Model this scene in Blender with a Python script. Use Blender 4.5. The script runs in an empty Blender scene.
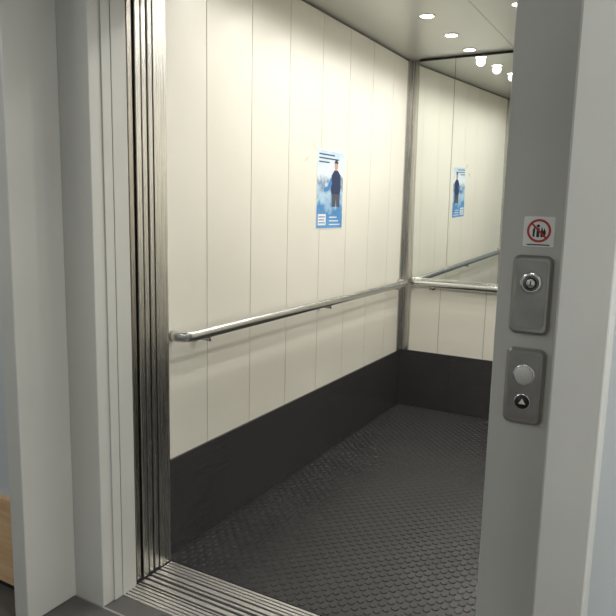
import bpy, bmesh, math
from mathutils import Vector, Matrix

S = bpy.context.scene
C = bpy.context.collection
try:
    S.view_settings.view_transform = 'Standard'
    S.view_settings.look = 'None'
except Exception as e:
    print(e)

# ------------------------------------------------------------ materials
def srgb(r, g, b):
    f = lambda c: (c/255/12.92) if c/255 <= 0.04045 else ((c/255+0.055)/1.055)**2.4
    return (f(r), f(g), f(b), 1)

def new_mat(name, col, rough=0.5, metal=0.0, spec=0.5, coat=0.0):
    m = bpy.data.materials.new(name); m.use_nodes = True
    b = m.node_tree.nodes['Principled BSDF']
    b.inputs['Base Color'].default_value = col
    b.inputs['Roughness'].default_value = rough
    b.inputs['Metallic'].default_value = metal
    b.inputs['Specular IOR Level'].default_value = spec
    b.inputs['Coat Weight'].default_value = coat
    return m

def add_noise(m, scale=(1, 1, 1), nscale=20, col_a=None, col_b=None, bump=0.0, rough=None, detail=4):
    nt = m.node_tree; b = nt.nodes['Principled BSDF']
    tc = nt.nodes.new('ShaderNodeTexCoord')
    mp = nt.nodes.new('ShaderNodeMapping'); mp.inputs['Scale'].default_value = scale
    n = nt.nodes.new('ShaderNodeTexNoise'); n.inputs['Scale'].default_value = nscale
    n.inputs['Detail'].default_value = detail
    nt.links.new(tc.outputs['Object'], mp.inputs['Vector'])
    nt.links.new(mp.outputs['Vector'], n.inputs['Vector'])
    if col_a:
        r = nt.nodes.new('ShaderNodeValToRGB')
        r.color_ramp.elements[0].position = 0.3; r.color_ramp.elements[1].position = 0.7
        r.color_ramp.elements[0].color = col_a; r.color_ramp.elements[1].color = col_b
        nt.links.new(n.outputs['Fac'], r.inputs['Fac'])
        nt.links.new(r.outputs['Color'], b.inputs['Base Color'])
    if rough:
        mr = nt.nodes.new('ShaderNodeMapRange')
        mr.inputs['To Min'].default_value = rough[0]; mr.inputs['To Max'].default_value = rough[1]
        nt.links.new(n.outputs['Fac'], mr.inputs['Value'])
        nt.links.new(mr.outputs['Result'], b.inputs['Roughness'])
    if bump:
        bp = nt.nodes.new('ShaderNodeBump'); bp.inputs['Strength'].default_value = bump
        bp.inputs['Distance'].default_value = 0.002
        nt.links.new(n.outputs['Fac'], bp.inputs['Height'])
        nt.links.new(bp.outputs['Normal'], b.inputs['Normal'])
    return m

M = {}
M['panel'] = add_noise(new_mat('cream_laminate', srgb(226, 222, 210), 0.28), (1, 1, 1), 2.0,
                       srgb(222, 219, 207), srgb(228, 225, 214), 0, (0.24, 0.36))
M['seam'] = new_mat('panel_seam_grey', srgb(105, 102, 96), 0.6)
M['frame'] = add_noise(new_mat('painted_frame_grey', srgb(190, 190, 184), 0.36), (1, 1, 1), 3.0,
                       srgb(187, 187, 181), srgb(193, 193, 187))
M['hall'] = add_noise(new_mat('hall_wall_paint', srgb(190, 196, 198), 0.7), (1, 1, 1), 60, bump=0.1)
M['hallceil'] = new_mat('hall_ceiling_paint', srgb(225, 225, 220), 0.8)
M['steel'] = add_noise(new_mat('brushed_steel', srgb(200, 198, 194), 0.3, 1.0), (150, 150, 1.2), 3.0,
                       srgb(180, 178, 173), srgb(214, 212, 207), 0.06, (0.2, 0.34))
M['steeldark'] = add_noise(new_mat('brushed_steel_column', srgb(170, 165, 158), 0.3, 1.0), (150, 150, 1.2), 3.0,
                       srgb(150, 145, 138), srgb(182, 177, 170), 0.06, (0.2, 0.34))
M['railsteel'] = new_mat('satin_rail_steel', srgb(205, 205, 202), 0.24, 1.0)
M['plate'] = add_noise(new_mat('button_plate_steel', srgb(150, 146, 140), 0.30, 1.0), (1, 60, 1), 12,
                       srgb(158, 154, 148), srgb(182, 178, 172))
M['kick'] = add_noise(new_mat('kick_plate_dark', srgb(82, 81, 82), 0.22, 0.65), (1, 1, 60), 6.0,
                      srgb(88, 87, 88), srgb(100, 99, 100), 0, (0.15, 0.26))
M['black'] = new_mat('black_gap', (0.006, 0.006, 0.006, 1), 0.6)
M['rubber'] = add_noise(new_mat('black_rubber', srgb(42, 41, 44), 0.36), (1, 1, 1), 5,
                        srgb(42, 41, 43), srgb(49, 48, 50), 0, (0.30, 0.42))
M['mirror'] = new_mat('mirror_silver', (0.84, 0.87, 0.84, 1), 0.015, 1.0)
M['ceil'] = new_mat('cab_ceiling_satin', srgb(196, 196, 190), 0.28, 0.25)
M['chrome'] = new_mat('chrome', (0.8, 0.8, 0.8, 1), 0.12, 1.0)
M['alu'] = add_noise(new_mat('aluminium_sill', srgb(190, 188, 184), 0.4, 0.8), (2, 120, 1), 3,
                     srgb(180, 178, 174), srgb(220, 218, 214))
M['wood'] = add_noise(new_mat('oak_veneer', srgb(205, 165, 115), 0.5), (2, 2, 25), 2,
                      srgb(196, 158, 116), srgb(216, 184, 144))
M['white'] = new_mat('white_plastic', srgb(232, 230, 226), 0.4)
M['red'] = new_mat('sign_red', srgb(178, 52, 48), 0.5)
M['ink'] = new_mat('ink_black', srgb(40, 36, 38), 0.5)
M['btn'] = new_mat('button_disc', srgb(215, 213, 208), 0.35, 0.3)
M['skin'] = new_mat('poster_skin_tone', srgb(190, 150, 130), 0.5)
M['navy'] = new_mat('poster_navy', srgb(28, 44, 84), 0.5)
M['pblue'] = new_mat('poster_blue', srgb(58, 128, 190), 0.5)
M['pgrey'] = new_mat('poster_grey', srgb(70, 78, 92), 0.5)

# lobby tile floor
mt = new_mat('lobby_tile', srgb(78, 77, 76), 0.4)
nt = mt.node_tree; b = nt.nodes['Principled BSDF']
tc = nt.nodes.new('ShaderNodeTexCoord'); br = nt.nodes.new('ShaderNodeTexBrick')
br.offset = 0.0; br.inputs['Scale'].default_value = 1.0
br.inputs['Brick Width'].default_value = 0.6; br.inputs['Row Height'].default_value = 0.3
br.inputs['Mortar Size'].default_value = 0.004
br.inputs['Color1'].default_value = srgb(76, 75, 74); br.inputs['Color2'].default_value = srgb(84, 82, 81)
br.inputs['Mortar'].default_value = srgb(140, 138, 134)
nt.links.new(tc.outputs['Object'], br.inputs['Vector']); nt.links.new(br.outputs['Color'], b.inputs['Base Color'])
M['tile'] = mt

def emis(name, col, s):
    m = bpy.data.materials.new(name); m.use_nodes = True
    b = m.node_tree.nodes['Principled BSDF']
    b.inputs['Base Color'].default_value = col
    b.inputs['Emission Color'].default_value = col
    b.inputs['Emission Strength'].default_value = s
    return m
M['lamp'] = emis('lamp_glow', (1, 0.98, 0.93, 1), 14)
M['unseen_panel'] = emis('unseen_panel_glow', (1, 0.98, 0.94, 1), 2)  # glowing face of the added, out-of-view lobby panels

# poster backdrop: blue/white clouded print
mp_ = new_mat('poster_print', srgb(120, 170, 210), 0.45)
nt = mp_.node_tree; b = nt.nodes['Principled BSDF']
tc = nt.nodes.new('ShaderNodeTexCoord'); sp = nt.nodes.new('ShaderNodeSeparateXYZ')
nz = nt.nodes.new('ShaderNodeTexNoise'); nz.inputs['Scale'].default_value = 16
ma = nt.nodes.new('ShaderNodeMath'); ma.operation = 'MULTIPLY_ADD'; ma.inputs[1].default_value = 0.6
mr = nt.nodes.new('ShaderNodeMapRange')
mr.inputs['From Min'].default_value = 1.30; mr.inputs['From Max'].default_value = 1.72
mr.inputs['To Min'].default_value = -0.3; mr.inputs['To Max'].default_value = 0.68
rp = nt.nodes.new('ShaderNodeValToRGB')
e = rp.color_ramp.elements
e[0].position = 0.0; e[0].color = srgb(84, 150, 206)
e[1].position = 1.0; e[1].color = srgb(178, 202, 220)
x = e.new(0.22); x.color = srgb(66, 130, 188)
x = e.new(0.40); x.color = srgb(176, 204, 222)
x = e.new(0.56); x.color = srgb(110, 136, 164)
x = e.new(0.70); x.color = srgb(218, 229, 236)
nt.links.new(tc.outputs['Object'], sp.inputs[0]); nt.links.new(tc.outputs['Object'], nz.inputs['Vector'])
nt.links.new(sp.outputs['Z'], mr.inputs['Value'])
nt.links.new(nz.outputs['Fac'], ma.inputs[0]); nt.links.new(mr.outputs['Result'], ma.inputs[2])
nt.links.new(ma.outputs[0], rp.inputs['Fac']); nt.links.new(rp.outputs['Color'], b.inputs['Base Color'])
M['print'] = mp_

# ------------------------------------------------------------ mesh builder
class B:
    def __init__(s, name):
        s.name = name; s.v = []; s.f = []; s.mi = []; s.mats = []; s.sm = []
    def mat(s, k):
        if k not in s.mats: s.mats.append(k)
        return s.mats.index(k)
    def add(s, vs, fs, k, smooth=False):
        o = len(s.v); s.v += [tuple(p) for p in vs]; mi = s.mat(k)
        for f in fs:
            s.f.append([i+o for i in f]); s.mi.append(mi); s.sm.append(smooth)
    def box(s, a, b, k):
        x0, y0, z0 = a; x1, y1, z1 = b
        vs = [(x0,y0,z0),(x1,y0,z0),(x1,y1,z0),(x0,y1,z0),(x0,y0,z1),(x1,y0,z1),(x1,y1,z1),(x0,y1,z1)]
        s.add(vs, [(0,3,2,1),(4,5,6,7),(0,1,5,4),(1,2,6,5),(2,3,7,6),(3,0,4,7)], k)
    def slab(s, x0, x1, z0, z1, front, yback, k):
        """box whose front face follows front(x, z)"""
        vs = [(x0,front(x0,z0),z0),(x1,front(x1,z0),z0),(x1,yback,z0),(x0,yback,z0),
              (x0,front(x0,z1),z1),(x1,front(x1,z1),z1),(x1,yback,z1),(x0,yback,z1)]
        s.add(vs, [(0,3,2,1),(4,5,6,7),(0,1,5,4),(1,2,6,5),(2,3,7,6),(3,0,4,7)], k)
    def lathe(s, c, axis, prof, k, n=24, smooth=True):
        """prof: list of (radius, height along axis)"""
        ax = Vector(axis).normalized()
        u = ax.orthogonal().normalized(); w = ax.cross(u)
        vs = []; fs = []
        for r, h in prof:
            for i in range(n):
                a = 2*math.pi*i/n
                vs.append(Vector(c)+ax*h+(u*math.cos(a)+w*math.sin(a))*r)
        for j in range(len(prof)-1):
            for i in range(n):
                i2 = (i+1) % n
                fs.append((j*n+i, j*n+i2, (j+1)*n+i2, (j+1)*n+i))
        fs.append(tuple(range(n))[::-1]); fs.append(tuple((len(prof)-1)*n+i for i in range(n)))
        s.add(vs, fs, k, smooth)
    def sweep(s, pts, sect, k):
        """sect(a)->(horizontal, vertical) offset; vertical is world z"""
        n = 16; vs = []; fs = []
        P = [Vector(p) for p in pts]
        for i, p in enumerate(P):
            t = (P[min(i+1, len(P)-1)]-P[max(i-1, 0)]).normalized()
            side = t.cross(Vector((0, 0, 1))).normalized()
            for q in range(n):
                h, v = sect(2*math.pi*q/n)
                vs.append(p+side*h+Vector((0, 0, 1))*v)
        for i in range(len(P)-1):
            for q in range(n):
                q2 = (q+1) % n
                fs.append((i*n+q, i*n+q2, (i+1)*n+q2, (i+1)*n+q))
        fs.append(tuple(range(n))[::-1]); fs.append(tuple((len(P)-1)*n+i for i in range(n)))
        s.add(vs, fs, k, True)
    def rrect(s, cx, cz, w, h, r, y0, y1, k, top_inset=0.0, n=8):
        """rounded plate in XZ plane, from y0 (back) to y1 (front, smaller y)"""
        def ring(ww, hh, rr, y):
            o = []
            for (sx, sz, a0) in ((1, 1, 0), (-1, 1, 90), (-1, -1, 180), (1, -1, 270)):
                for i in range(n+1):
                    a = math.radians(a0+90*i/n)
                    o.append((cx+sx*(ww/2-rr)+rr*math.cos(a), y, cz+sz*(hh/2-rr)+rr*math.sin(a)))
            return o
        R = [ring(w, h, r, y0), ring(w, h, r, y1+top_inset*0.8 if top_inset else y1)]
        if top_inset: R.append(ring(w-2*top_inset, h-2*top_inset, max(r-top_inset, 0.001), y1))
        m = len(R[0]); vs = sum(R, []); fs = []
        for j in range(len(R)-1):
            for i in range(m):
                fs.append((j*m+i, j*m+(i+1) % m, (j+1)*m+(i+1) % m, (j+1)*m+i))
        fs.append(tuple((len(R)-1)*m+i for i in range(m)))
        s.add(vs, fs, k)
    def make(s, parent=None, bevel=0.0):
        me = bpy.data.meshes.new(s.name); me.from_pydata(s.v, [], s.f)
        for k in s.mats: me.materials.append(M[k])
        me.polygons.foreach_set('material_index', s.mi)
        me.polygons.foreach_set('use_smooth', s.sm)
        bm = bmesh.new(); bm.from_mesh(me); bmesh.ops.recalc_face_normals(bm, faces=bm.faces); bm.to_mesh(me); bm.free()
        me.update()
        o = bpy.data.objects.new(s.name, me); C.objects.link(o)
        if parent: o.parent = parent
        if bevel:
            md = o.modifiers.new('bevel', 'BEVEL'); md.width = bevel; md.segments = 2; md.limit_method = 'ANGLE'
        return o

# ------------------------------------------------------------ dimensions
XL, XR = -1.684, 0.10          # cab side walls
YF, YB = 1.862, 4.383          # cab front / back
ZC = 2.415                     # cab ceiling
OL, OR_ = -1.645, -0.346       # door opening
ZH = 2.16                      # door head
NL, NR = -1.785, -0.186        # portal niche
YN, YA, YD = 1.30, 1.50, 1.662

# ---- cab left wall with vertical laminate panels
def panels_y(b, x_face, x_back, edges, z0, z1, g=0.0036):
    for a, c in zip(edges[:-1], edges[1:]):
        b.box((min(x_face, x_back), a+g/2, z0), (max(x_face, x_back), c-g/2, z1), 'panel')
ed = [1.80, 2.14, 2.457, 2.778, 3.108, 3.43, 3.75, 4.07, YB]
w = B('wall_left'); w.box((XL-0.05, 1.80, 0), (XL-0.004, YB, ZC+0.02), 'seam'); panels_y(w, XL, XL-0.006, ed, 0, ZC-0.012); w.make(bevel=0.0006)
w = B('wall_right'); w.box((XR+0.004, 1.80, 0), (XR+0.05, YB, ZC+0.02), 'seam'); panels_y(w, XR, XR+0.006, ed, 0, ZC-0.012); w.make(bevel=0.0006)
w = B('wall_back'); w.box((XL-0.05, YB+0.004, 0), (XR+0.05, YB+0.05, ZC+0.02), 'seam')
xs = [XL, -1.40, -1.08, -0.76, -0.44, -0.12, XR]
for a, c in zip(xs[:-1], xs[1:]):
    w.box((a+0.0015, YB, 0), (c-0.0015, YB+0.006, ZC+0.02), 'panel')
w.make()

# mirror on back wall (glass set very slightly out of plumb) with black trim
m = B('wall_mirror')
mf = lambda x, z: YB-0.004-0.017*(x+1.612)-0.024*(z-0.885)
m.slab(-1.612, -1.367, 0.885, 2.400, mf, YB-0.0005, 'mirror')
m.slab(-1.3645, 0.03, 0.885, 2.400, mf, YB-0.0005, 'mirror')
m.slab(-1.612, 0.03, 2.400, ZC-0.001, lambda x, z: mf(x, 2.4)-0.004, YB-0.0005, 'black')
m.slab(-1.612, 0.03, 0.877, 0.885, lambda x, z: mf(x, 0.885)-0.003, YB-0.0005, 'chrome')
m.make()

# steel corner columns
for i, (sx, xc) in enumerate(((1, XL), (-1, XR))):
    t = B('trim_%d' % (i+1))
    x0, x1 = sorted((xc, xc+sx*0.070)); t.box((x0, YB-0.008, 0.41), (x1, YB-0.0005, ZC-0.002), 'steel')
    x0, x1 = sorted((xc+sx*0.0005, xc+sx*0.008)); t.box((x0, YB-0.075, 0.41), (x1, YB-0.008, ZC-0.002), 'steel')
    t.make()

# kick plates
k = B('baseboard_left'); k.box((XL, YF, 0.0), (XL+0.010, YB, 0.408), 'kick'); k.make(bevel=0.0015)
k = B('baseboard_right'); k.box((XR-0.010, YF, 0.0), (XR, YB, 0.408), 'kick'); k.make(bevel=0.0015)
k = B('baseboard_back')
k.box((XL+0.010, YB-0.010, 0.0), (-1.30, YB, 0.412), 'kick'); k.box((-1.298, YB-0.010, 0.0), (XR-0.010, YB, 0.412), 'kick'); k.make()

# ---- handrails
def sect(a):
    c, s_ = math.cos(a), math.sin(a)
    return (0.015*abs(c)**0.8*(1 if c > 0 else -1), 0.021*abs(s_)**0.8*(1 if s_ > 0 else -1))
def handrail(name, wallpos, axis, a0, a1, sgn, z=0.909, br=()):
    off = 0.075; R = 0.055; pts = []
    def P(al, d):
        return (wallpos+sgn*d, al, z) if axis == 'y' else (al, wallpos-d, z)
    pts.append(P(a0, 0.0)); pts.append(P(a0, off-R))
    for i in range(1, 9):
        t = math.pi/2*i/8; pts.append(P(a0+R-R*math.cos(t), off-R+R*math.sin(t)))
    for i in range(8):
        t = math.pi/2*(1-i/8); pts.append(P(a1-R+R*math.cos(t), off-R+R*math.sin(t)))
    pts.append(P(a1, off-R)); pts.append(P(a1, 0.0))
    b = B(name); b.sweep(pts, sect, 'railsteel')
    for q in br:
        if axis == 'y':
            b.lathe((wallpos, q, z-0.030), (sgn, 0, 0), [(0.018, 0), (0.018, 0.005), (0.006, 0.006), (0.006, off)], 'railsteel', 16)
            b.lathe((wallpos+sgn*off, q, z-0.036), (0, 0, 1), [(0.006, 0), (0.006, 0.025)], 'railsteel', 12)
        else:
            b.lathe((q, wallpos, z-0.030), (0, -1, 0), [(0.018, 0), (0.018, 0.005), (0.006, 0.006), (0.006, off)], 'railsteel', 16)
            b.lathe((q, wallpos-off, z-0.036), (0, 0, 1), [(0.006, 0), (0.006, 0.025)], 'railsteel', 12)
    return b.make()
handrail('handrail', XL, 'y', 1.915, 4.30, 1, br=(2.06, 3.12, 4.15))
handrail('handrail', YB-0.006, 'x', -1.590, -0.02, 1, br=(-1.45, -0.80, -0.15))
handrail('handrail', XR, 'y', 1.95, 4.28, -1, br=(2.06, 3.12, 4.15))

# ---- cab floor with raised studs
f = B('floor'); f.box((XL, YF, -0.04), (XR, YB, 0.0), 'rubber')
p = 0.050; R0 = 0.0140; hh = 0.0030; n = 12; j = 0; y = YF+0.02
while y < YB-0.02:
    x = XL+0.03+(p/2 if j % 2 else 0)
    while x < XR-0.02:
        vs = []
        for (r, z) in ((R0, 0.0), (R0*0.8, hh)):
            for i in range(n):
                a = 2*math.pi*i/n; vs.append((x+r*math.cos(a), y+r*math.sin(a), z))
        fs = [(i, (i+1) % n, n+(i+1) % n, n+i) for i in range(n)]+[tuple(n+i for i in range(n))]
        f.add(vs, fs, 'rubber')
        x += p
    y += p/2; j += 1
f.make()

# ---- ceiling with recessed downlights
c = B('ceiling'); 
c.box((XL-0.05, 1.80, ZC+0.001), (-0.98, YB+0.05, ZC+0.05), 'ceil')
c.box((-0.977, 1.80, ZC+0.001), (XR+0.05, YB+0.05, ZC+0.05), 'ceil')
c.make()
first = None
for xi in (-1.24, -0.77, -0.30):
    for yi in (2.15, 2.57, 2.99, 3.41, 3.83, 4.21):
        if first is None:
            d = B('recessed_downlight')
            d.lathe((0, 0, 0), (0, 0, -1), [(0.044, 0), (0.044, 0.002), (0.041, 0.005), (0.036, 0.005), (0.035, 0.002)], 'chrome', 24)
            d.lathe((0, 0, -0.0022), (0, 0, -1), [(0.0345, 0), (0.0345, 0.0015), (0.022, 0.004), (0.008, 0.005)], 'lamp', 24)
            o = d.make(); first = o
        else:
            o = bpy.data.objects.new('recessed_downlight', first.data); C.objects.link(o)
        o.location = (xi, yi, ZC+0.001)
        L = bpy.data.lights.new('downlight_beam', 'SPOT'); L.energy = 7.0; L.spot_size = math.radians(168); L.spot_blend = 0.6
        L.shadow_soft_size = 0.03; L.color = (1.0, 0.972, 0.925)
        lo = bpy.data.objects.new('downlight_beam', L); C.objects.link(lo); lo.parent = o; lo.location = (0, 0, -0.03)

# ---- cab front: return columns + transom
w = B('wall_front')
w.box((-2.5, 1.797, 0), (XL, YF-0.062, ZC), 'steeldark')
w.box((-1.76, 1.797, 0.0), (OL-0.005, YF, ZC), 'steel')
w.box((OR_+0.005, 1.797, 0.0), (XR+0.05, YF, ZC), 'steel')
w.box((OL-0.005, 1.797, ZH), (OR_+0.005, YF, ZC), 'steel')
w.make()

# ---- telescopic doors (open, stacked in the left pocket)
d = B('door_1')   # landing door
d.box((-2.42, 1.676, 0.008), (-1.654, 1.698, ZH+0.03), 'steeldark'); d.box((-2.45, 1.705, 0.008), (-1.646, 1.730, ZH+0.03), 'steel')
d.make(bevel=0.002)
d = B('door_2')   # car door
d.box((-2.42, 1.739, 0.008), (-1.650, 1.761, ZH+0.03), 'steel'); d.box((-2.45, 1.770, 0.008), (-1.650, 1.791, ZH+0.03), 'steel')
d.make(bevel=0.002)

# ---- door frame (architrave + reveal)
t = B('trim_3')
t.box((NL, YA, 0), (OL, YD, ZH+0.12), 'frame'); t.box((OR_, YA, 0), (NR, YD, ZH+0.12), 'frame'); t.box((OL, YA, ZH), (OR_, YD, ZH+0.12), 'frame')
t.make(bevel=0.003)
t = B('trim_4')
t.box((OL, YA+0.050, 0), (OL+0.005, YA+0.088, ZH), 'frame'); t.box((OL, YA+0.0915, 0), (OL+0.005, YD-0.004, ZH), 'frame'); t.make(bevel=0.0015)
# portal surround
t = B('trim_5')
t.box((NL-0.07, YN, 0), (NL, YD, 2.36), 'frame'); t.box((NR, YN, 0), (NR+0.095, YD, 2.36), 'frame'); t.box((NL, YN, 2.28), (NR, YD, 2.36), 'frame')
t.make(bevel=0.004)

# ---- sill
s = B('door_sill')
s.box((OL, 1.585, -0.03), (OR_, 1.865, -0.008), 'black')
def ribs(y0, y1, n):
    st = (y1-y0)/n
    for i in range(n):
        s.box((OL, y0+i*st, -0.008), (OR_, y0+i*st+st*0.66, 0.0), 'alu')
s.box((OL, 1.590, -0.008), (OR_, 1.600, 0.001), 'alu')
ribs(1.606, 1.672, 4)
s.box((OL, 1.674, -0.008), (OR_, 1.680, 0.0), 'alu'); s.box((OL, 1.690, -0.008), (OR_, 1.708, 0.0), 'alu'); s.box((OL, 1.720, -0.008), (OR_, 1.732, 0.0), 'alu')
s.box((OL, 1.746, -0.008), (OR_, 1.756, 0.0), 'alu'); s.box((OL, 1.766, -0.008), (OR_, 1.784, 0.0), 'alu')
ribs(1.794, 1.862, 4)
s.make()

# ---- lobby shell
f = B('floor_lobby'); f.box((-4.0, -2.5, -0.05), (2.5, 1.588, 0.0), 'tile'); f.make()
HC = 2.70
w = B('wall_lobby_front')
w.box((-4.0, 1.42, 0), (NL-0.07, 1.62, HC), 'hall'); w.box((NR+0.095, 1.42, 0), (2.5, 1.62, HC), 'hall'); w.box((NL-0.07, 1.42, 2.36), (NR+0.095, 1.62, HC), 'hall')
w.make()
w = B('wall_lobby_back'); w.box((-4.0, -2.6, 0), (2.5, -2.5, HC), 'hall'); w.make()
w = B('wall_lobby_left'); w.box((-4.1, -2.6, 0), (-4.0, 1.62, HC), 'hall'); w.make()
w = B('wall_lobby_right'); w.box((2.5, -2.6, 0), (2.6, 1.62, HC), 'hall'); w.make()
c = B('ceiling_lobby'); c.box((-4.1, -2.6, HC), (2.6, 1.62, HC+0.05), 'hallceil'); c.make()
k = B('baseboard_lobby')
k.box((-4.0, 1.40, 0.02), (NL-0.07, 1.42, 0.35), 'wood'); k.box((-4.0, 1.405, 0), (NL-0.07, 1.42, 0.02), 'black')
k.box((NR+0.095, 1.40, 0.02), (2.5, 1.42, 0.35), 'wood'); k.box((NR+0.095, 1.405, 0), (2.5, 1.42, 0.02), 'black')
k.make()
# unseen black walls added around the door pocket to stop light leaking in
w = B('shaft_light_block'); w.box((-2.6, 1.62, -0.05), (-2.5, 1.86, 2.7), 'black'); w.box((-2.6, 1.62, 2.42), (0.4, 1.80, 2.5), 'black'); w.box((0.3, 1.62, -0.05), (0.4, 1.86, 2.7), 'black'); w.make()

# unseen lobby ceiling panels, added; the strong right one brightens the left reveal
for (x, y, en) in ((-2.4, 0.2, 11), (-0.6, -0.8, 8), (1.2, 0.85, 62), (-2.4, -1.6, 8), (1.2, -1.6, 8)):
    b_ = B('unseen_panel_light')
    b_.box((x-0.3, y-0.3, HC-0.03), (x+0.3, y+0.3, HC), 'white'); b_.box((x-0.27, y-0.27, HC-0.033), (x+0.27, y+0.27, HC-0.029), 'unseen_panel')
    o = b_.make()
    L = bpy.data.lights.new('unseen_panel_beam', 'AREA'); L.energy = en; L.size = 0.54; L.color = (1.0, 0.985, 0.955)
    lo = bpy.data.objects.new('unseen_panel_beam', L); C.objects.link(lo); lo.parent = o; lo.location = (x, y, HC-0.04)

# ---- poster on left wall
Y0, Y1, Z0, Z1 = 3.066, 3.378, 1.302, 1.724
px = XL+0.0005
q = B('poster')
def pr(y0, y1, z0, z1, k, lv): q.box((px, y0, z0), (px+0.001+lv*0.0003, y1, z1), k)
pr(Y0, Y1, Z0, Z1, 'white', 0)
pr(Y0+0.004, Y1-0.004, Z0+0.004, Z1-0.004, 'print', 1)
for i, (a, c_) in enumerate(((0.02, 0.20), (0.02, 0.25), (0.02, 0.14))):
    pr(Y0+a, Y0+c_, Z1-0.028-i*0.020, Z1-0.021-i*0.020, 'navy', 2)
pr(Y0+0.02, Y0+0.11, Z0+0.02, Z0+0.08, 'white', 2)
for i in range(3): pr(Y0+0.027, Y0+0.10-0.01*(i % 2), Z0+0.03+i*0.016, Z0+0.036+i*0.016, 'pblue', 3)
for i in range(3): pr(Y0+0.15, Y0+0.28-0.02*i, Z0+0.02+i*0.02, Z0+0.026+i*0.02, 'white', 2)
def poly(pts, k, lv):
    q.add([(px+0.001+lv*0.0003, Y0+a, Z0+0.02+b_) for a, b_ in pts], [tuple(range(len(pts)))], k)
dx = 0.02
poly([(a+dx, b_) for a, b_ in [(0.15, 0.16), (0.25, 0.16), (0.26, 0.21), (0.255, 0.275), (0.22, 0.300), (0.18, 0.300), (0.145, 0.27), (0.14, 0.2)]], 'navy', 3)
poly([(a+dx, b_) for a, b_ in [(0.14, 0.26), (0.10, 0.21), (0.06, 0.20), (0.06, 0.18), (0.11, 0.185), (0.155, 0.225)]], 'pblue', 3.2)
poly([(a+dx, b_) for a, b_ in [(0.155, 0.10), (0.20, 0.10), (0.205, 0.17), (0.15, 0.17)]], 'pgrey', 3.3)
poly([(a+dx, b_) for a, b_ in [(0.21, 0.10), (0.25, 0.10), (0.25, 0.17), (0.20, 0.17)]], 'pgrey', 3.4)
poly([(dx+0.2+0.022*math.cos(a*math.pi/6), 0.325+0.027*math.sin(a*math.pi/6)) for a in range(12)], 'skin', 4)
poly([(dx+0.2+0.024*math.cos(a*math.pi/6), 0.337+0.018*math.sin(a*math.pi/6)) for a in range(0, 7)], 'ink', 4.5)
q.make()

# ---- call panels on right architrave (face Y = YA)
def plate(name, cz):
    b_ = B(name); cx = -0.270
    b_.rrect(cx, cz, 0.086, 0.176, 0.016, YA, YA-0.012, 'plate', 0.006)
    b_.rrect(cx, cz, 0.064, 0.150, 0.012, YA-0.011, YA-0.0128, 'plate', 0.0006)
    return b_, cx
b_, cx = plate('key_switch_panel', 1.237)
yf = YA-0.0128
b_.lathe((cx, yf, 1.264), (0, -1, 0), [(0.0245, 0), (0.0245, 0.002), (0.022, 0.004), (0.018, 0.004)], 'chrome', 32)
b_.lathe((cx, yf-0.003, 1.264), (0, -1, 0), [(0.0175, 0), (0.0175, 0.0015)], 'plate', 32)
b_.lathe((cx, yf-0.004, 1.264), (0, -1, 0), [(0.0125, 0), (0.0125, 0.001)], 'ink', 32)
b_.lathe((cx, yf-0.0045, 1.264), (0, -1, 0), [(0.010, 0), (0.010, 0.003), (0.008, 0.004)], 'chrome', 24)
b_.box((cx-0.0012, yf-0.0092, 1.259), (cx+0.0012, yf-0.0082, 1.269), 'ink')
b_.make()
b_, cx = plate('call_button_panel', 1.028)
b_.lathe((cx, yf, 1.055), (0, -1, 0), [(0.0250, 0), (0.0250, 0.002), (0.0235, 0.003), (0.021, 0.003)], 'chrome', 32)
b_.lathe((cx, yf-0.002, 1.055), (0, -1, 0), [(0.0208, 0), (0.0208, 0.003), (0.018, 0.0045)], 'btn', 32)
b_.lathe((cx, yf, 0.993), (0, -1, 0), [(0.0185, 0), (0.0185, 0.002), (0.017, 0.003)], 'chrome', 32)
b_.lathe((cx, yf-0.002, 0.993), (0, -1, 0), [(0.0160, 0), (0.0160, 0.002)], 'ink', 32)
yy = yf-0.0045
b_.add([(cx-0.008, yy, 0.988), (cx+0.008, yy, 0.988), (cx, yy, 1.001)], [(0, 1, 2)], 'white')
b_.make()

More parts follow.
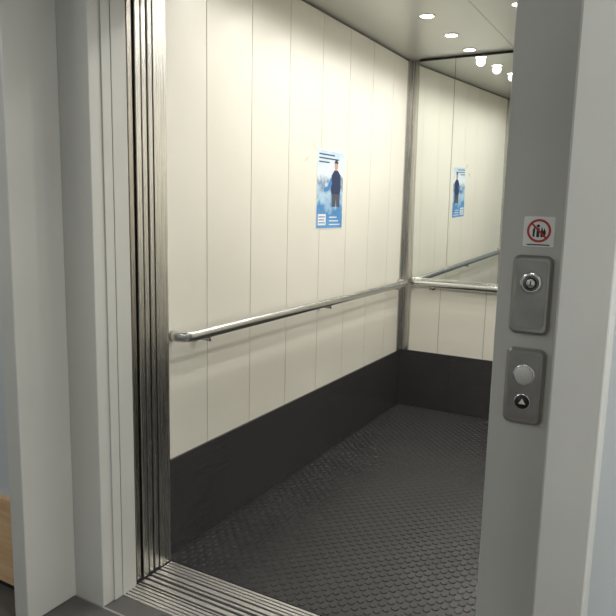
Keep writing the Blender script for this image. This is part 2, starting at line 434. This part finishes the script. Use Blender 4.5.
# ---- prohibition sign
g = B('prohibition_sign'); cx, cz = -0.264, 1.377
g.rrect(cx, cz, 0.066, 0.066, 0.004, YA, YA-0.001, 'white')
vs = []; n = 40
for i in range(n):
    a = 2*math.pi*i/n
    for r in (0.0205, 0.0255): vs.append((cx+r*math.cos(a), YA-0.0016, cz+0.002+r*math.sin(a)))
g.add(vs, [(2*i, 2*i+1, (2*i+3) % (2*n), (2*i+2) % (2*n)) for i in range(n)], 'red')
def gp(pts, k, lv): g.add([(cx+a, YA-0.0011-lv*0.0002, cz+0.002+b2) for a, b2 in pts], [tuple(range(len(pts)))], k)
gp([(-0.013, -0.013), (-0.009, -0.014), (-0.008, 0.002), (-0.010, 0.010), (-0.013, 0.002)], 'ink', 1)
gp([(-0.005, -0.014), (0.001, -0.014), (0.001, 0.006), (-0.005, 0.006)], 'ink', 1)
gp([(-0.002+0.0035*math.cos(a*math.pi/5), 0.0105+0.0035*math.sin(a*math.pi/5)) for a in range(10)], 'ink', 1)
gp([(0.004, -0.014), (0.013, -0.013), (0.015, -0.003), (0.011, 0.006), (0.009, -0.001), (0.006, 0.009), (0.003, -0.004)], 'ink', 1)
c45 = 0.7071
gp([(-0.0225*c45-0.0015, 0.0225*c45-0.0015), (0.0225*c45-0.0015, -0.0225*c45-0.0015), (0.0225*c45+0.0015, -0.0225*c45+0.0015), (-0.0225*c45+0.0015, 0.0225*c45+0.0015)], 'red', 4)
gp([(-0.024, -0.032), (0.024, -0.032), (0.024, -0.0295), (-0.024, -0.0295)], 'ink', 1)
g.make()

# ------------------------------------------------------------ world + camera
wd = bpy.data.worlds.new('world'); S.world = wd; wd.use_nodes = True
wd.node_tree.nodes['Background'].inputs[0].default_value = (0.02, 0.02, 0.02, 1)

f_px = 650.0
Yc = Vector((371, 93, -f_px)).normalized()
Xc = Vector((1189, -128, f_px)).normalized()
Xc = (Xc-Yc*Xc.dot(Yc)).normalized()
Zc = Xc.cross(Yc)
cam = bpy.data.cameras.new('camera'); co = bpy.data.objects.new('camera', cam); C.objects.link(co)
cam.sensor_width = 36; cam.lens = f_px/616*36; cam.clip_start = 0.05
co.matrix_world = Matrix(((Xc.x, Xc.y, Xc.z, 0), (Yc.x, Yc.y, Yc.z, 0), (Zc.x, Zc.y, Zc.z, 1.42), (0, 0, 0, 1)))
S.camera = co
